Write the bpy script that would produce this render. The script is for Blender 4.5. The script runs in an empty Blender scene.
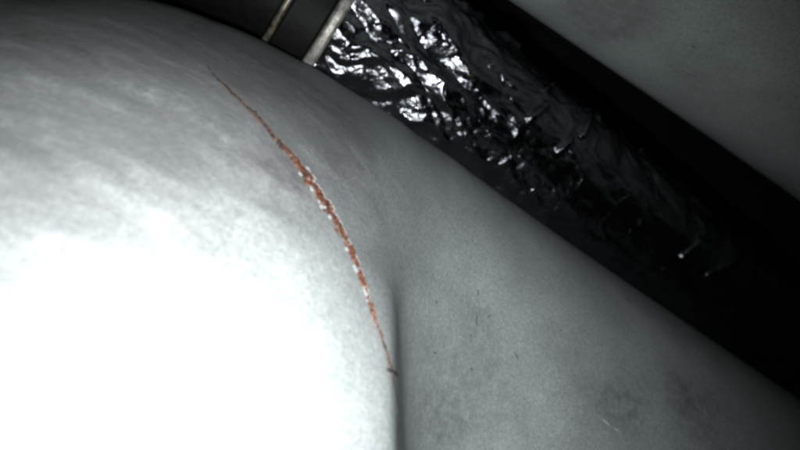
import bpy, math, random
import numpy as np
from mathutils import Vector

random.seed(4)
RNG = np.random.default_rng(11)
SC = bpy.context.scene
COL = SC.collection
CM = 0.01                      # everything below is measured in centimetres, built in metres

# ------------------------------------------------------------------ camera, world, lamp, exposure
F = 560.0                      # focal length in photograph pixels (800 wide)
cam_d = bpy.data.cameras.new('camera')
cam = bpy.data.objects.new('camera', cam_d)
COL.objects.link(cam)
cam.location = (0, 0, 0)
cam.rotation_euler = (math.radians(90), 0, 0)
cam_d.sensor_width = 36
cam_d.lens = 36 * F / 800
cam_d.clip_start = 0.002
cam_d.clip_end = 10
cam_d.dof.use_dof = True
cam_d.dof.focus_distance = 0.105
cam_d.dof.aperture_fstop = 20
SC.camera = cam

world = bpy.data.worlds.new('World')
SC.world = world
world.use_nodes = True
world.node_tree.nodes['Background'].inputs[0].default_value = (0.5, 0.6, 0.6, 1)
world.node_tree.nodes['Background'].inputs[1].default_value = 0.004

def lamp(name, loc, power, size, aim, color=(0.92, 0.985, 1.0)):
    d = bpy.data.lights.new(name, 'SPOT')
    d.spot_size = math.radians(130)
    d.spot_blend = 1.0
    d.shadow_soft_size = size / 2 * CM
    d.energy = power
    d.color = color
    o = bpy.data.objects.new(name, d)
    COL.objects.link(o)
    o.location = Vector(loc) * CM
    o.rotation_euler = (Vector(aim) - Vector(loc)).to_track_quat('-Z', 'Y').to_euler()
    return o

lamp('inspection_lamp', (-0.25, 0.85, -0.5), 0.64, 0.22, (-2.3, 8, -1.3))

SC.view_settings.view_transform = 'Standard'
SC.view_settings.look = 'None'
SC.view_settings.exposure = 0.0
SC.view_settings.gamma = 1.0
SC.view_settings.use_curve_mapping = False
SC.render.engine = 'CYCLES'
SC.cycles.pixel_filter_type = 'BLACKMAN_HARRIS'
SC.cycles.filter_width = 2.8

# ------------------------------------------------------------------ helpers
def ray(px, py):
    return np.array([(px - 400) / F, 1.0, (225 - py) / F])

def at(px, py, y):
    return ray(px, py) * y

def tag(o, label=None, cat=None, group=None, kind=None):
    if label: o['label'] = label
    if cat: o['category'] = cat
    if group: o['group'] = group
    if kind: o['kind'] = kind
    return o

def empty(name, loc):
    o = bpy.data.objects.new(name, None)
    o.location = Vector(loc) * CM
    o.empty_display_size = 0.01
    COL.objects.link(o)
    return o

def mesh_obj(name, verts, faces, mat, parent=None, smooth=True):
    """verts in cm, world space"""
    v = np.asarray(verts, dtype=np.float64) * CM
    if parent is not None:
        loc = parent.location
        if parent.parent is not None:
            loc = loc + parent.parent.location
        v = v - np.array(loc)
    me = bpy.data.meshes.new(name)
    f = np.asarray(faces)
    if f.ndim == 2 and f.dtype != object:
        n = f.shape[1]
        me.vertices.add(len(v)); me.vertices.foreach_set('co', v.ravel())
        me.loops.add(f.size); me.loops.foreach_set('vertex_index', f.ravel().astype(np.int32))
        me.polygons.add(len(f))
        me.polygons.foreach_set('loop_start', np.arange(0, f.size, n, dtype=np.int32))
        me.update(calc_edges=True)
        me.validate()
    else:
        me.from_pydata([tuple(p) for p in v], [], [tuple(q) for q in faces])
    me.polygons.foreach_set('use_smooth', np.full(len(me.polygons), smooth))
    me.materials.append(mat)
    o = bpy.data.objects.new(name, me)
    COL.objects.link(o)
    if parent is not None:
        o.parent = parent
    return o

def hash3(i, j, k, seed=0):
    n = (i.astype(np.int64) * 374761393 + j.astype(np.int64) * 668265263 + k.astype(np.int64) * 2147483647 + seed * 974634777) & 0xffffffff
    n = ((n ^ (n >> 13)) * 1274126177) & 0xffffffff
    n = (n ^ (n >> 16)) & 0xffffffff
    n = (n * 2246822519) & 0xffffffff
    return ((n ^ (n >> 15)) & 0xffffff) / float(0xffffff)

def vnoise(p, seed=0):
    """smooth value noise, p (N,3) -> -1..1"""
    i = np.floor(p).astype(np.int64); f = p - i
    f = f * f * (3 - 2 * f)
    r = 0
    for a in (0, 1):
        for b in (0, 1):
            for c in (0, 1):
                w = (f[:, 0] if a else 1 - f[:, 0]) * (f[:, 1] if b else 1 - f[:, 1]) * (f[:, 2] if c else 1 - f[:, 2])
                r = r + w * hash3(i[:, 0] + a, i[:, 1] + b, i[:, 2] + c, seed)
    return r * 2 - 1

def facet(u, v, seed=0, wrap=None):
    """piecewise linear noise over a triangulated lattice: flat facets with sharp creases"""
    i = np.floor(u).astype(np.int64); j = np.floor(v).astype(np.int64)
    fu = u - i; fv = v - j
    W = (lambda q: q % wrap) if wrap else (lambda q: q)
    z = np.zeros_like(i)
    h = lambda a, b: hash3(i + a, W(j + b), z, seed) * 2 - 1
    flip = hash3(i, W(j), z, seed + 77) > 0.5
    a00, a10, a01, a11 = h(0, 0), h(1, 0), h(0, 1), h(1, 1)
    t1 = np.where(fu > fv, a00 + fu * (a10 - a00) + fv * (a11 - a10), a00 + fv * (a01 - a00) + fu * (a11 - a01))
    t2 = np.where(fu + fv < 1, a00 + fu * (a10 - a00) + fv * (a01 - a00), a11 + (1 - fu) * (a01 - a11) + (1 - fv) * (a10 - a11))
    return np.where(flip, t1, t2)

# ------------------------------------------------------------------ materials
def new_mat(name):
    m = bpy.data.materials.new(name); m.use_nodes = True
    nt = m.node_tree
    return m, nt, nt.nodes['Principled BSDF']

def N(nt, typ, **kw):
    n = nt.nodes.new(typ)
    for k, v in kw.items():
        if k.startswith('i_'):
            key = k[2:]
            n.inputs[int(key) if key.isdigit() else key.replace('_', ' ')].default_value = v
        else:
            setattr(n, k, v)
    return n

def ramp(nt, stops, src):
    r = nt.nodes.new('ShaderNodeValToRGB')
    e = r.color_ramp.elements
    while len(e) < len(stops): e.new(0.5)
    for q, (p, c) in zip(e, stops):
        q.position = p; q.color = (c[0], c[1], c[2], 1) if not isinstance(c, (int, float)) else (c, c, c, 1)
    nt.links.new(src, r.inputs[0])
    return r.outputs[0]

def mapped(nt, rot=(0, 0, 0), scale=(1, 1, 1)):
    g = nt.nodes.new('ShaderNodeNewGeometry')
    m1 = N(nt, 'ShaderNodeMapping', vector_type='TEXTURE'); m1.inputs['Rotation'].default_value = rot
    nt.links.new(g.outputs['Position'], m1.inputs[0])
    m2 = N(nt, 'ShaderNodeMapping'); m2.inputs['Scale'].default_value = scale
    nt.links.new(m1.outputs[0], m2.inputs[0])
    return m2.outputs[0]

def noise(nt, vec, scale, detail=4, rough=0.6, dist=0.0):
    n = N(nt, 'ShaderNodeTexNoise')
    n.inputs['Scale'].default_value = scale; n.inputs['Detail'].default_value = detail
    n.inputs['Roughness'].default_value = rough; n.inputs['Distortion'].default_value = dist
    nt.links.new(vec, n.inputs['Vector'])
    return n.outputs[0]

def mix(nt, a, b, fac, mode='MIX'):
    m = N(nt, 'ShaderNodeMix', data_type='RGBA', blend_type=mode)
    for s, x in ((0, fac), (6, a), (7, b)):
        if isinstance(x, (int, float)): m.inputs[s].default_value = x
        elif isinstance(x, tuple): m.inputs[s].default_value = (*x, 1)
        else: nt.links.new(x, m.inputs[s])
    return m.outputs[2]

def bump(nt, h, strength, dist, nrm=None):
    b = N(nt, 'ShaderNodeBump'); b.inputs['Strength'].default_value = strength; b.inputs['Distance'].default_value = dist
    nt.links.new(h, b.inputs['Height'])
    if nrm is not None: nt.links.new(nrm, b.inputs['Normal'])
    return b.outputs[0]

def attr(nt, name):
    a = N(nt, 'ShaderNodeAttribute', attribute_name=name)
    return a.outputs['Fac']

def paint_material(name, base, attrs=False):
    m, nt, bs = new_mat(name)
    # slanting smear direction (down to the right)
    streakv = mapped(nt, rot=(0, math.radians(24), 0), scale=(0.34, 1, 1))
    plain = mapped(nt)
    big = noise(nt, plain, 38, 5, 0.62, 0.3)
    smear = noise(nt, streakv, 210, 6, 0.62, 0.5)
    fine = noise(nt, plain, 1500, 3, 0.7)
    grain = noise(nt, plain, 4200, 2, 0.7)
    c = ramp(nt, [(0.28, tuple(x * 0.78 for x in base)), (0.55, base), (0.75, tuple(min(1, x * 1.12) for x in base))], big)
    c = mix(nt, c, ramp(nt, [(0.3, 0.76), (0.7, 1.12)], fine), 1.0, 'MULTIPLY')
    c = mix(nt, c, ramp(nt, [(0.28, 0.68), (0.72, 1.28)], grain), 1.0, 'MULTIPLY')
    if attrs:
        grime_shade = attr(nt, 'grime_shade')
        c2 = mix(nt, c, ramp(nt, [(0.36, (0.30, 0.25, 0.255)), (0.52, (0.62, 0.555, 0.57)), (0.66, (0.98, 0.93, 0.94))], smear), 1.0, 'MULTIPLY')  # brown smears, deepened so the shoulder's fall into shade is in the colour
        dash = noise(nt, mapped(nt, rot=(0, math.radians(30), 0), scale=(0.2, 1, 1)), 1000, 3, 0.6, 0.2)
        c2 = mix(nt, c2, ramp(nt, [(0.38, (0.80, 0.77, 0.78)), (0.55, (1.0, 1.0, 1.0))], dash), 1.0, 'MULTIPLY')
        c = mix(nt, c, c2, grime_shade)
        stain = attr(nt, 'stain')
        mott = ramp(nt, [(0.28, 0.15), (0.66, 1.0)], noise(nt, plain, 420, 5, 0.75))
        mm = N(nt, 'ShaderNodeMath', operation='MULTIPLY'); nt.links.new(stain, mm.inputs[0]); nt.links.new(mott, mm.inputs[1])
        c = mix(nt, c, tuple(x * 0.42 for x in base), mm.outputs[0])
        rs = attr(nt, 'rust')
        c = mix(nt, c, (0.30, 0.17, 0.12), rs)
        # tiny dark pits
        vor = N(nt, 'ShaderNodeTexVoronoi'); vor.inputs['Scale'].default_value = 260
        nt.links.new(plain, vor.inputs['Vector'])
        pit = ramp(nt, [(0.07, 1.0), (0.14, 0.0)], vor.outputs['Distance'])
        pm = N(nt, 'ShaderNodeMath', operation='MULTIPLY'); nt.links.new(pit, pm.inputs[0])
        nt.links.new(ramp(nt, [(0.60, 0.0), (0.70, 0.8)], noise(nt, plain, 90, 3)), pm.inputs[1])
        c = mix(nt, c, (0.05, 0.05, 0.05), pm.outputs[0])
    nt.links.new(c, bs.inputs['Base Color'])
    bs.inputs['Roughness'].default_value = 0.62
    bs.inputs['Specular IOR Level'].default_value = 0.25
    b = bump(nt, fine, 0.35, 0.0003)
    b = bump(nt, smear, 0.12, 0.0006, b)
    nt.links.new(b, bs.inputs['Normal'])
    return m

M_PAINT = paint_material('grey_paint', (0.365, 0.380, 0.376), True)
M_PANEL = paint_material('dull_grey_paint', (0.46, 0.49, 0.475), True)

def foil_material():
    m, nt, bs = new_mat('crumpled_foil')
    v = mapped(nt)
    bs.inputs['Metallic'].default_value = 1.0
    bs.inputs['Base Color'].default_value = (0.27, 0.27, 0.29, 1)
    r = ramp(nt, [(0.35, 0.09), (0.65, 0.24)], noise(nt, v, 300, 4))
    nt.links.new(r, bs.inputs['Roughness'])
    nt.links.new(bump(nt, noise(nt, v, 420, 4, 0.6, 0.6), 0.55, 0.0009), bs.inputs['Normal'])
    return m
M_FOIL = foil_material()

def simple(name, col, rough, metal=0.0, nscale=400, lo=0.6, hi=1.3, bs_=0.3):
    m, nt, bs = new_mat(name)
    v = mapped(nt)
    n = noise(nt, v, nscale, 5, 0.65)
    c = ramp(nt, [(0.3, tuple(x * lo for x in col)), (0.7, tuple(min(1, x * hi) for x in col))], n)
    nt.links.new(c, bs.inputs['Base Color'])
    bs.inputs['Roughness'].default_value = rough; bs.inputs['Metallic'].default_value = metal
    nt.links.new(bump(nt, n, bs_, 0.0004), bs.inputs['Normal'])
    return m
M_RIM = simple('worn_flange_metal', (0.30, 0.275, 0.25), 0.42, 0.4, 520, 0.3, 1.5)
M_RIM2 = simple('brown_flange_metal', (0.13, 0.11, 0.085), 0.4, 0.5, 500, 0.2, 2.2)
M_BAND = simple('black_band_rubber', (0.006, 0.0055, 0.005), 0.55, 0.0, 500)
M_BAND.node_tree.nodes['Principled BSDF'].inputs['Specular IOR Level'].default_value = 0.12
M_VOID = simple('unlit_wall', (0.012, 0.012, 0.011), 0.9, 0.0, 60)  # near-black colour stands in for the unlit depth of the cavity
M_CHIP = simple('lifted_paint_chip', (0.30, 0.30, 0.29), 0.6, 0.0, 900, 0.7, 1.2)
M_DARK = simple('dark_speck', (0.06, 0.055, 0.05), 0.8, 0.0, 900)
M_SCR = simple('pale_scratch', (0.50, 0.52, 0.52), 0.5, 0.0, 900)

def rust_material():
    m, nt, bs = new_mat('flaking_rust')
    v = mapped(nt)
    a = noise(nt, v, 1300, 4, 0.7)
    c = ramp(nt, [(0.30, (0.045, 0.018, 0.012)), (0.42, (0.12, 0.036, 0.020)), (0.52, (0.20, 0.070, 0.032)), (0.60, (0.26, 0.12, 0.08)), (0.67, (0.40, 0.36, 0.34))], a)
    c = mix(nt, c, (0.04, 0.028, 0.024), attr(nt, 'gap'))
    nt.links.new(c, bs.inputs['Base Color'])
    bs.inputs['Roughness'].default_value = 0.75
    nt.links.new(bump(nt, a, 0.8, 0.0006), bs.inputs['Normal'])
    return m
M_RUST = rust_material()

# ------------------------------------------------------------------ the housing: one implicit body
def seg_dist(P, a, b, ra, rb):
    ab = b - a
    t = np.clip(((P - a) @ ab) / (ab @ ab), 0, 1)
    d = np.linalg.norm(P - a - t[..., None] * ab, axis=-1)
    return d - (ra + (rb - ra) * t)

def smin(a, b, k):
    h = np.clip(0.5 + 0.5 * (b - a) / k, 0, 1)
    return b + (a - b) * h - k * h * (1 - h)

#            px, py, depth, radius   of the long tube's centre line
TUBE = [(-330, 330, 15.0, 6.9), (40, 270, 14.6, 6.7), (215, 286, 15.2, 6.35), (460, 435, 17.6, 6.85), (900, 704, 20.5, 7.1)]
TP = [at(a, b, c) for a, b, c, r in TUBE]
TR = [r for *_, r in TUBE]
# smooth centre line
def crom(p0, p1, p2, p3, t):
    return 0.5 * ((2 * p1) + (-p0 + p2) * t + (2 * p0 - 5 * p1 + 4 * p2 - p3) * t * t + (-p0 + 3 * p1 - 3 * p2 + p3) * t ** 3)
def spline(pts, n):
    pts = [np.asarray(p, float) for p in pts]
    q = [2 * pts[0] - pts[1]] + pts + [2 * pts[-1] - pts[-2]]
    out = []
    for i in range(len(pts) - 1):
        for k in range(n):
            out.append(crom(q[i], q[i + 1], q[i + 2], q[i + 3], k / n))
    out.append(pts[-1])
    return np.array(out)
TL = spline([np.append(p, r) for p, r in zip(TP, TR)], 4)

DC = at(92, 440, 9.3)                   # bulge
DR = np.array([5.72, 5.35, 6.1])
def body(P):
    d = None
    for a, b in zip(TL[:-1], TL[1:]):
        s = seg_dist(P, a[:3], b[:3], a[3], b[3])
        d = s if d is None else np.minimum(d, s)
    q = P - DC
    # lean the bulge to the upper left
    ang = math.radians(14)
    x = q[..., 0] * math.cos(ang) + q[..., 2] * math.sin(ang)
    z = -q[..., 0] * math.sin(ang) + q[..., 2] * math.cos(ang)
    e = np.stack([x, q[..., 1], z], -1) / DR
    ln = np.linalg.norm(e, axis=-1)
    dome = (ln - 1) * DR.min()
    # the bulge ends in a folded edge on its right side
    zz = np.clip(P[..., 2] + 2.7, -2, 3)
    dome = -smin(-dome, -(P[..., 0] + .06 - .07 * (P[..., 1] - (7.0 + .55 * zz + .25 * zz * np.abs(zz)))) * .958, .10)
    kk = np.clip((P[..., 2] + 1.5) / 3.6, 0, 1)
    k = 1.7 + 2.2 * kk * kk * (3 - 2 * kk)
    return smin(dome, d, k)

def grad(P, e=0.01):
    g = np.stack([body(P + np.array(v) * e) - body(P - np.array(v) * e) for v in ((1, 0, 0), (0, 1, 0), (0, 0, 1))], -1) / (2 * e)
    return g
def snap(P, it=3):
    for _ in range(it):
        g = grad(P)
        P = P - g * (body(P) / np.maximum((g * g).sum(-1), 1e-6))[..., None]
    return P
def unit(v):
    return v / np.maximum(np.linalg.norm(v, axis=-1, keepdims=True), 1e-9)
def hit(px, py):
    """where the line through a photograph pixel first meets the housing"""
    r = ray(px, py); r = r / np.linalg.norm(r)
    t = 1.0
    for _ in range(300):
        d = float(body((r * t)[None])[0])
        if d < 1e-4: break
        t += d * 0.6
        if t > 60: return None
    return r * t

def surface_nets(lo, hi, h):
    n = np.ceil((hi - lo) / h).astype(int) + 1
    xs, ys, zs = [lo[i] + np.arange(n[i]) * h for i in range(3)]
    V = np.empty(n, dtype=np.float32)
    # coarse pass first, full evaluation only in the blocks the surface can pass through
    B = 6
    for i0 in range(0, n[0], B):
        c = np.meshgrid(lo[0] + (i0 + B / 2) * h, lo[1] + (np.arange(0, n[1], B) + B / 2) * h, lo[2] + (np.arange(0, n[2], B) + B / 2) * h, indexing='ij')
        cd = body(np.stack(c, -1))[0]
        V[i0:i0 + B] = np.repeat(np.repeat(cd, B, 0), B, 1)[None, :n[1], :n[2]]
        for j, k in np.argwhere(np.abs(cd) < B * h * 1.3):
            sl = (slice(i0, i0 + B), slice(j * B, j * B + B), slice(k * B, k * B + B))
            g = np.meshgrid(xs[sl[0]], ys[sl[1]], zs[sl[2]], indexing='ij')
            V[sl] = body(np.stack(g, -1))
    S = V < 0
    cnt = np.zeros(n - 1, dtype=np.int8)
    for a in (0, 1):
        for b in (0, 1):
            for c in (0, 1):
                cnt += S[a:n[0] - 1 + a, b:n[1] - 1 + b, c:n[2] - 1 + c]
    act = (cnt > 0) & (cnt < 8)
    idx = np.full(n - 1, -1, dtype=np.int64)
    cells = np.argwhere(act)
    idx[act] = np.arange(len(cells))
    acc = np.zeros((len(cells), 3)); w = np.zeros(len(cells))
    cr = [(a, b, c) for a in (0, 1) for b in (0, 1) for c in (0, 1)]
    for p in cr:
        for ax in range(3):
            if p[ax]: continue
            q = list(p); q[ax] = 1
            va = V[cells[:, 0] + p[0], cells[:, 1] + p[1], cells[:, 2] + p[2]]
            vb = V[cells[:, 0] + q[0], cells[:, 1] + q[1], cells[:, 2] + q[2]]
            m = (va < 0) != (vb < 0)
            t = np.where(m, va / np.where(m, va - vb, 1), 0)
            pos = np.tile(np.array(p, float), (len(cells), 1)); pos[:, ax] = t
            acc[m] += pos[m]; w[m] += 1
    verts = lo + (cells + acc / w[:, None]) * h
    faces = []
    for ax in range(3):
        o = [i for i in range(3) if i != ax]
        sl0 = [slice(None)] * 3; sl1 = [slice(None)] * 3
        sl0[ax] = slice(0, n[ax] - 1); sl1[ax] = slice(1, n[ax])
        for i in o: sl0[i] = slice(1, n[i] - 1); sl1[i] = slice(1, n[i] - 1)
        A, B = S[tuple(sl0)], S[tuple(sl1)]
        for sgn, m in ((0, A & ~B), (1, B & ~A)):
            e = np.argwhere(m)
            if not len(e): continue
            for i in o: e[:, i] += 1
            def cell(d1, d2):
                c = e.copy(); c[:, o[0]] -= d1; c[:, o[1]] -= d2
                return idx[c[:, 0], c[:, 1], c[:, 2]]
            q = np.stack([cell(1, 1), cell(0, 1), cell(0, 0), cell(1, 0)], -1)
            if (sgn == 0) == (ax == 1): q = q[:, ::-1]
            faces.append(q)
    return verts, np.concatenate(faces)

lo = np.array([-16.0, 4.2, -15.0]); hi = np.array([14.5, 24.0, 9.0])
bv, bf = surface_nets(lo, hi, 0.125)
bv = bv.astype(float)
# keep the open cut faces at the box limits out of the snap
bv = snap(bv, 2)

house = empty('painted_housing', (0, 14, -4))
tag(house, 'grey painted metal housing with a round bulge split by a rusty crack', 'metal housing')
shell = mesh_obj('shell', bv, bf, M_PAINT, house)

CR = [(206, 66), (218, 80), (236, 97), (258, 119), (278, 141), (297, 163), (312, 184), (326, 205), (339, 228), (350, 250), (360, 275), (369, 301), (378, 328), (386, 352), (391, 370), (394, 388), (395, 397)]
crack = np.array([hit(*p) for p in CR])

def set_attr(o, name, vals):
    a = o.data.attributes.new(name, 'FLOAT', 'POINT')
    a.data.foreach_set('value', np.asarray(vals, dtype=np.float32))
# wear: smeared dirt and painted roll-off shade over the upper shoulder, soft stains on the flank, a faint rust halo
gr = np.zeros(len(bv))
for px, py, s, w in [(60, 60, 3.0, 1.0), (150, 60, 2.2, 1.0), (10, 40, 3, 0.8), (230, 90, 2.0, 0.9), (300, 110, 1.8, 0.9), (270, 165, 1.0, .9), (330, 130, 1.2, .7), (80, 130, 1.6, 0.6), (170, 150, 1.6, 0.5)]:
    p = hit(px, py)
    if p is None: continue
    gr = np.maximum(gr, w * np.exp(-((bv - p) ** 2).sum(1) / (2 * (s * .8) ** 2)))
set_attr(shell, 'grime_shade', np.clip(gr, 0, 1))
st = np.zeros(len(bv))
for px, py, s, w in [(622, 408, .5, 1.1), (682, 396, .55, 1.1), (715, 400, .4, .6), (590, 395, .4, .5), (640, 385, .3, .4), (560, 350, .5, .4), (470, 345, .5, .35), (450, 370, .6, .4), (430, 340, .3, .4), (500, 372, .5, .5), (425, 410, .6, .45), (470, 420, .5, .4), (440, 440, .5, .5), (715, 445, .5, .6), (520, 425, .5, .35),
                     (140, 35, 1.3, 1.0), (60, 30, 1.6, 1.0), (230, 60, .9, .8), (10, 60, 1.2, .7), (110, 75, .7, .5), (190, 95, .6, .45), (265, 130, .4, .5), (30, 110, .8, .35), (160, 130, .5, .3), (160, 250, .35, .3), (300, 90, .8, .9), (335, 112, .7, .9), (320, 135, .5, .6), (250, 70, .6, .5), (480, 320, .3, .5)]:
    p = hit(px, py)
    if p is None: continue
    st += w * np.exp(-((bv - p) ** 2).sum(1) / (2 * s ** 2))
set_attr(shell, 'stain', np.clip(st, 0, 1))
rr = np.full(len(bv), 9.0)
for a, b in zip(crack[1:-2], crack[2:-1]):
    near = np.abs(bv - a).max(1) < 3
    rr[near] = np.minimum(rr[near], seg_dist(bv[near], a, b, 0, 0))
set_attr(shell, 'rust', np.clip(0.22 * np.exp(-(rr / 0.10) ** 2), 0, 1))

# crack: a lumpy bead of rust lying in the split paint
NS, NW = 900, 15
def resample(P, n):
    P = spline(P, 12)
    L = np.concatenate([[0], np.cumsum(np.linalg.norm(np.diff(P, axis=0), axis=1))])
    t = np.linspace(0, L[-1], n)
    return np.stack([np.interp(t, L, P[:, k]) for k in range(3)], -1), L[-1]
cl, CLEN = resample(crack, NS)
cl = snap(cl, 2)
s = np.linspace(0, 1, NS)
tan = unit(np.gradient(cl, axis=0)); nor = unit(grad(cl)); side = unit(np.cross(tan, nor))
wp = np.interp(s, [0, .06, .14, .22, .28, .36, .42, .50, .56, .62, .70, .80, .90, .95, 1.0],
               [.006, .014, .024, .036, .036, .072, .130, .122, .105, .095, .058, .036, .022, .014, .005])
S3 = np.stack([s * CLEN * 9, np.zeros(NS), np.zeros(NS)], -1)
wl = wp * (1 + .38 * vnoise(S3, 3) + .35 * vnoise(S3 * 3.1, 4))
wr = wp * (1 + .38 * vnoise(S3, 5) + .35 * vnoise(S3 * 3.1, 6))
mid = cl + side * (.018 * vnoise(S3 * .6, 8) + .012 * vnoise(S3 * 2.1, 9))[:, None]
vs = []
gapv = []
for j in range(NW):
    c = -1 + 2 * j / (NW - 1)
    off = np.where(c < 0, c * wl, c * wr)
    p = snap(mid + side * off[:, None], 2)
    q = p * 11
    lump = .010 + .034 * np.abs(vnoise(q * .7, 21)) + .016 * vnoise(q * 3.2, 22)
    lift = np.where(abs(c) > .98, -.012, lump * (1 - c * c * .75)) * np.clip(wp / .035, .3, 1)
    vs.append(p + nor * lift[:, None])
    gapv.append(np.clip(np.interp(s, [0, .1, .26, .36, .44, .7, 1], [1, 1, .95, .7, .2, .12, .95]) + vnoise(q * 1.3, 31) * .75, 0, 1))
vs = np.stack(vs, 1).reshape(-1, 3)
I = np.arange(NS - 1)[:, None] * NW + np.arange(NW - 1)[None]
I = I.ravel()
rb = mesh_obj('rust_crack', vs, np.stack([I, I + NW, I + NW + 1, I + 1], -1), M_RUST, house)
set_attr(rb, 'gap', np.stack(gapv, 1).ravel())
tag(rb, 'orange brown rusty crack curving down the bulge')

# lifted chips of paint along the split
def chips(name, n, lo_s, hi_s, size, spread, mat, seed, lift=0.02):
    r = random.Random(seed); V = []; Fc = []
    for _ in range(n):
        t = r.uniform(lo_s, hi_s); i = int(t * (NS - 1))
        sd = r.choice((-1, 1)); d = sd * wp[i] * r.uniform(*spread)
        c = mid[i] + side[i] * d
        c = snap(c[None], 2)[0]
        nn = unit(grad(c[None]))[0]
        a0 = r.uniform(0, 6.28); k = r.randint(5, 7); rad = size * r.uniform(.5, 1.3)
        up = nn * lift * r.uniform(.6, 1.6); b0 = len(V)
        tilt = r.uniform(-.5, .5)
        for lv in (0, 1):
            for q in range(k):
                a = a0 + q / k * 6.283; rq = rad * r.uniform(.7, 1.2) if lv == 0 else None
                if lv == 0:
                    e = tan[i] * math.cos(a) * rq * 1.5 + side[i] * math.sin(a) * rq
                    V.append(c + e - nn * .01)
                else:
                    e = V[b0 + q] + nn * .01 - c
                    V.append(c + e * .82 + up + nn * (e @ side[i]) * tilt)
        for q in range(k):
            q2 = (q + 1) % k
            Fc.append((b0 + q, b0 + q2, b0 + k + q2, b0 + k + q))
        Fc.append(tuple(b0 + k + q for q in range(k)))
    o = mesh_obj(name, V, np.array(Fc, dtype=object), mat, house, smooth=False)
    return o
tag(chips('paint_chips', 24, .40, .78, .026, (.6, 1.25), M_CHIP, 5), 'pale paint chips lifted along the crack', kind='stuff')
tag(chips('rust_flakes', 90, .30, .80, .020, (.0, .8), M_RUST, 9, .02), 'loose rust flakes in the crack', kind='stuff')

# bent-up lip of paint on the right side of the split
def lip():
    m = (s > .36) & (s < .84)
    rows = []
    e = np.sin(np.pi * (s[m] - .36) / .48) ** .6 * (.55 + .6 * np.abs(vnoise(S3[m] * 1.7, 71)))
    for c, h in ((.75, -.01), (.95, .022), (1.25, .026), (1.7, -.012)):
        p = snap(mid[m] + side[m] * (SIDE * (wr if SIDE > 0 else wl)[m] * (1 + (c - 1) * e))[:, None], 2)
        rows.append(p + nor[m] * (h * e)[:, None])
    V = np.stack(rows, 1).reshape(-1, 3); n = m.sum()
    I = (np.arange(n - 1)[:, None] * 4 + np.arange(3)[None]).ravel()
    return mesh_obj('paint_lip', V, np.stack([I, I + 4, I + 5, I + 1], -1), M_CHIP, house)
SIDE = 1 if side[NS // 2][0] > 0 else -1
tag(lip(), 'pale lip of torn paint along the right side of the crack')

# small marks on the flank: a thin sliver that follows the surface
def sliver(name, pts, w, mat, label):
    P = [hit(*p) for p in pts]
    P, L = resample(np.array(P), 24); P = snap(P, 2)
    T = unit(np.gradient(P, axis=0)); Nn = unit(grad(P)); Sd = unit(np.cross(T, Nn))
    tt = np.linspace(0, 1, 24); ww = w * np.sin(np.pi * np.clip(tt * .94 + .03, 0, 1)) ** .5 * (1 + .35 * vnoise(np.stack([tt * 7, tt, tt], -1), int(pts[0][0])))
    rows = []
    for c, h in ((-1, -.006), (-.4, .012), (.4, .012), (1, -.006)):
        rows.append(P + Sd * (c * ww)[:, None] + Nn * h)
    V = np.stack(rows, 1).reshape(-1, 3)
    I = (np.arange(23)[:, None] * 4 + np.arange(3)[None]).ravel()
    o = mesh_obj(name, V, np.stack([I, I + 4, I + 5, I + 1], -1), mat, house)
    return tag(o, label)
sliver('crack_tip', [(386, 369), (391, 371), (397, 376)], .040, M_DARK, 'grey brown flake crossing the lower end of the crack')
sliver('crack_tip', [(391, 366), (393, 380), (394, 392)], .032, M_DARK, 'dark lower tip of the crack')
sliver('crack_tip', [(395.5, 396), (396.5, 404), (397, 414)], .008, M_DARK, 'hair thin end of the crack')
for pts, w in [([(477, 316), (476.5, 321), (477, 326)], .014), ([(487, 318), (490, 315)], .012), ([(514, 352), (517, 357), (518, 361)], .014), ([(470, 334), (471, 337)], .012),
               ([(478, 290), (478, 296)], .010), ([(433, 352), (437, 354)], .014), ([(470, 368), (473, 370)], .016), ([(436, 300), (436, 304)], .010), ([(560, 330), (562, 331)], .012)]:
    sliver('dark_nick', pts, w, M_DARK, 'small dark nick in the grey paint')
for pts, w in [([(602, 419), (607, 423), (612, 427)], .014), ([(614, 428), (618, 431)], .012), ([(579, 410), (583, 413)], .010), ([(558, 380), (561, 382)], .010)]:
    sliver('scratch', pts, w, M_SCR, 'short pale scratch on the lower flank')

# ------------------------------------------------------------------ foil wrapped pipe
A0 = at(333, 27, 15.9)
AD = unit(np.array([1.0, 0.42, -0.60]))
r0 = unit(A0)
U = unit(np.cross(AD, np.array([0, 0, 1.0]))); W = np.cross(U, AD)
R = 2.62
L0, L1 = -0.07, 24
NU, NV = 1900, 520
uu = np.linspace(L0, L1, NU)[:, None] * np.ones((1, NV))
tv = np.linspace(0, 2 * np.pi, NV, endpoint=False)[None] * np.ones((NU, 1))
u = uu.ravel(); t = tv.ravel()
cx, sx = np.cos(t), np.sin(t)
P3 = np.stack([u, R * cx, R * sx], -1)
wu = u + .22 * vnoise(P3 * .9, 41) + .03 * vnoise(P3 * 2.7, 42)
wv = t * R + .22 * vnoise(P3 * .9, 43) + .03 * vnoise(P3 * 2.7, 44)
circ = 2 * np.pi * R
def fo(su, sv, seed, skew=0.0):
    n = max(3, round(circ / sv))
    return facet(wu / su + skew * np.sin(t) , wv / circ * n, seed, n)
calm = np.clip(1.55 - u / 5.5, .40, 1.2)
disp = calm * (.17 * fo(2.6, 1.2, 51) + .12 * fo(1.2, .6, 52, .8) + .078 * fo(.66, .34, 53, 1.3) + .034 * fo(.32, .22, 54, -1) * (1 + vnoise(P3 * .8, 66))) + .05 * np.clip(1.2 - calm, 0, 1) * fo(.5, 1.3, 55)
ridge = np.abs(vnoise(P3 * np.array([.8, 1.6, 1.6]) + 9, 61))
disp += .03 * np.exp(-(ridge / .08) ** 2)
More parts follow.
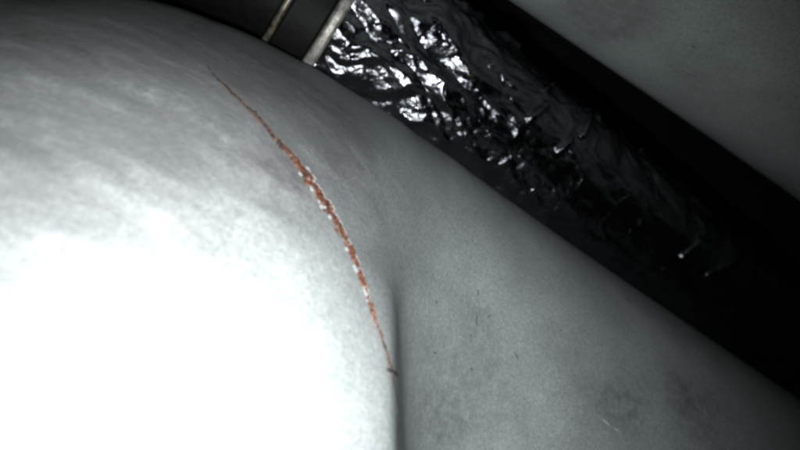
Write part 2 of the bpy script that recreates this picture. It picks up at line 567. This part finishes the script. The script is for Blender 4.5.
# a few stray creases further along the wrap
def on_pipe(px, py):
    r_ = unit(ray(px, py)); o = -A0
    dp = r_ - (r_ @ AD) * AD; op = o - (o @ AD) * AD
    a_, b_, c_ = dp @ dp, 2 * dp @ op, op @ op - R * R
    q = r_ * ((-b_ - math.sqrt(max(b_ * b_ - 4 * a_ * c_, 0))) / (2 * a_)) - A0
    return np.array([q @ AD, R * math.atan2(q @ W, q @ U)])
tw = np.where(t > np.pi, t - 2 * np.pi, t) * R
for p, q, h_, w_ in [((682, 256), (698, 240), .10, .09), ((706, 274), (757, 234), .12, .10), ((607, 92), (598, 118), .12, .10), ((588, 112), (583, 134), .12, .10),
                     ((545, 90), (560, 78), .10, .10), ((560, 150), (572, 138), .12, .11), ((640, 150), (646, 138), .10, .09), ((505, 30), (520, 44), .14, .12), ((455, 2), (480, 18), .16, .14), ((530, 118), (548, 104), .12, .11)]:
    p = on_pipe(*p); q = on_pipe(*q); e = q - p
    k_ = np.clip(((u - p[0]) * e[0] + (tw - p[1]) * e[1]) / (e @ e), 0, 1)
    dd = (u - p[0] - k_ * e[0]) ** 2 + (tw - p[1] - k_ * e[1]) ** 2
    disp += h_ * np.exp(-dd / w_ ** 2)
rad = R + disp
pos = A0 + AD * u[:, None] + U * (rad * cx)[:, None] + W * (rad * sx)[:, None]
a = (np.arange(NU - 1)[:, None] * NV + np.arange(NV)[None]).ravel()
b = (np.arange(NU - 1)[:, None] * NV + (np.arange(NV) + 1)[None] % NV).ravel()
pipe = empty('foil_wrapped_pipe', A0 + AD * 8)
tag(pipe, 'pipe wrapped in shiny crumpled foil running behind the grey housing', 'pipe')
mesh_obj('foil_wrap', pos, np.stack([a, b, b + NV, a + NV], -1), M_FOIL, pipe)

def revolve(name, prof, mat, parent, org=A0, n=160, wob=0.0):
    """prof: closed list of (along, radius)"""
    V = []; Fc = []; k = len(prof)
    for i in range(n):
        th = 2 * np.pi * i / n
        w_ = 1 + wob * math.sin(5 * th + 1) + wob * .6 * math.sin(13 * th)
        for (l, r) in prof:
            V.append(org + AD * l + (U * math.cos(th) + W * math.sin(th)) * r * w_)
    for i in range(n):
        for j in range(k):
            Fc.append((i * k + j, ((i + 1) % n) * k + j, ((i + 1) % n) * k + (j + 1) % k, i * k + (j + 1) % k))
    o = mesh_obj(name, V, Fc, mat, parent)
    bv_ = o.modifiers.new('bevel', 'BEVEL'); bv_.width = .0005; bv_.segments = 2; bv_.limit_method = 'ANGLE'
    o.data.polygons.foreach_set('use_smooth', [False] * len(o.data.polygons))
    return o
revolve('core_tube', [(-.08, 2.0), (24.2, 2.0), (24.2, 1.8), (-.08, 1.8)], M_BAND, pipe)

collar = empty('pipe_collar', A0 - AD * .8)
tag(collar, 'dark round collar with two worn metal rims gripping the left end of the foil pipe', 'pipe collar')
revolve('rim', [(-.37, 1.7), (-.37, 2.88), (-.33, 2.95), (-.13, 2.95), (-.08, 2.88), (-.08, 1.7)], M_RIM, collar, wob=.002)
revolve('rim', [(-1.42, 1.7), (-1.42, 2.74), (-1.38, 2.80), (-1.29, 2.80), (-1.26, 2.74), (-1.26, 1.7)], M_RIM2, collar, wob=.002)
revolve('band', [(-1.25, 1.7), (-1.25, 2.55), (-.38, 2.55), (-.38, 1.7)], M_BAND, collar)
revolve('stub_pipe', [(-9, 1.6), (-9, 2.0), (-1.43, 2.0), (-1.43, 1.6)], M_BAND, collar)

# ------------------------------------------------------------------ grey beam at the upper right
E0 = at(496, -10, 13.6); E1 = at(830, 220, 16.3)
def beam():
    d = unit(E1 - E0)
    view = unit((E0 + E1) / 2)
    n_up = unit(np.cross(d, view)); 
    if n_up[2] < 0: n_up = -n_up
    back = unit(np.cross(n_up, d)); back = back if back[1] > 0 else -back
    Rr = 5.0
    # rounded lower edge, then a broad, gently domed face going up
    prof = []
    for k in range(40):
        a = math.radians(-60 + 150 * k / 39)         # from behind round the lower edge
        prof.append((Rr - Rr * math.cos(a - math.radians(0)) , -Rr * math.sin(a)))
    prof = []
    for k in range(41):
        a = math.radians(-80 + 160 * k / 40)
        prof.append((Rr * (1 - math.cos(a)), -Rr * math.sin(a)))
    h0, f0 = prof[-1]
    for k in range(1, 40):
        x = k / 39 * 14
        prof.append((h0 + x, f0 - .9 * math.sin(x / 14 * math.pi * .5) * .6))
    h1, f1 = prof[-1]
    prof += [(h1 + .6, f1 + .5), (h1 + .8, 3.0)]
    NB = 120
    V = []
    for i in range(NB + 1):
        s_ = -10 + 34 * i / NB
        bow = -.0009 * (s_ - 6) ** 2
        for h, f_ in prof:
            V.append(E0 + d * s_ + n_up * (h + bow) + back * (f_ + 2.2))
    k = len(prof)
    I = (np.arange(NB)[:, None] * k + np.arange(k - 1)[None]).ravel()
    return V, np.stack([I, I + 1, I + k + 1, I + k], -1)
V, Fc = beam()
bm_ = mesh_obj('grey_panel', V, Fc, M_PANEL)
pv = np.array(V); stp = np.zeros(len(pv))
for px, py, yy, s_, w_ in [(598, 8, 14.2, .35, 1.2), (625, 14, 14.4, .3, 1.0), (575, -5, 14.2, .4, .8), (610, -12, 14.2, .6, .9), (640, 20, 14.5, .5, .4), (700, 78, 15, .5, .35), (600, 30, 14.4, .3, .4)]:
    r_ = unit(ray(px, py))
    off = pv - (pv @ r_)[:, None] * r_
    stp += w_ * np.exp(-((off ** 2).sum(1)) / (2 * s_ ** 2))
set_attr(bm_, 'stain', np.clip(stp, 0, 1))
set_attr(bm_, 'grime_shade', np.clip(stp * .6, 0, .5))
tag(bm_, 'dull grey rounded metal panel above and behind the foil pipe at upper right', 'metal panel')

# ------------------------------------------------------------------ dark back of the cavity
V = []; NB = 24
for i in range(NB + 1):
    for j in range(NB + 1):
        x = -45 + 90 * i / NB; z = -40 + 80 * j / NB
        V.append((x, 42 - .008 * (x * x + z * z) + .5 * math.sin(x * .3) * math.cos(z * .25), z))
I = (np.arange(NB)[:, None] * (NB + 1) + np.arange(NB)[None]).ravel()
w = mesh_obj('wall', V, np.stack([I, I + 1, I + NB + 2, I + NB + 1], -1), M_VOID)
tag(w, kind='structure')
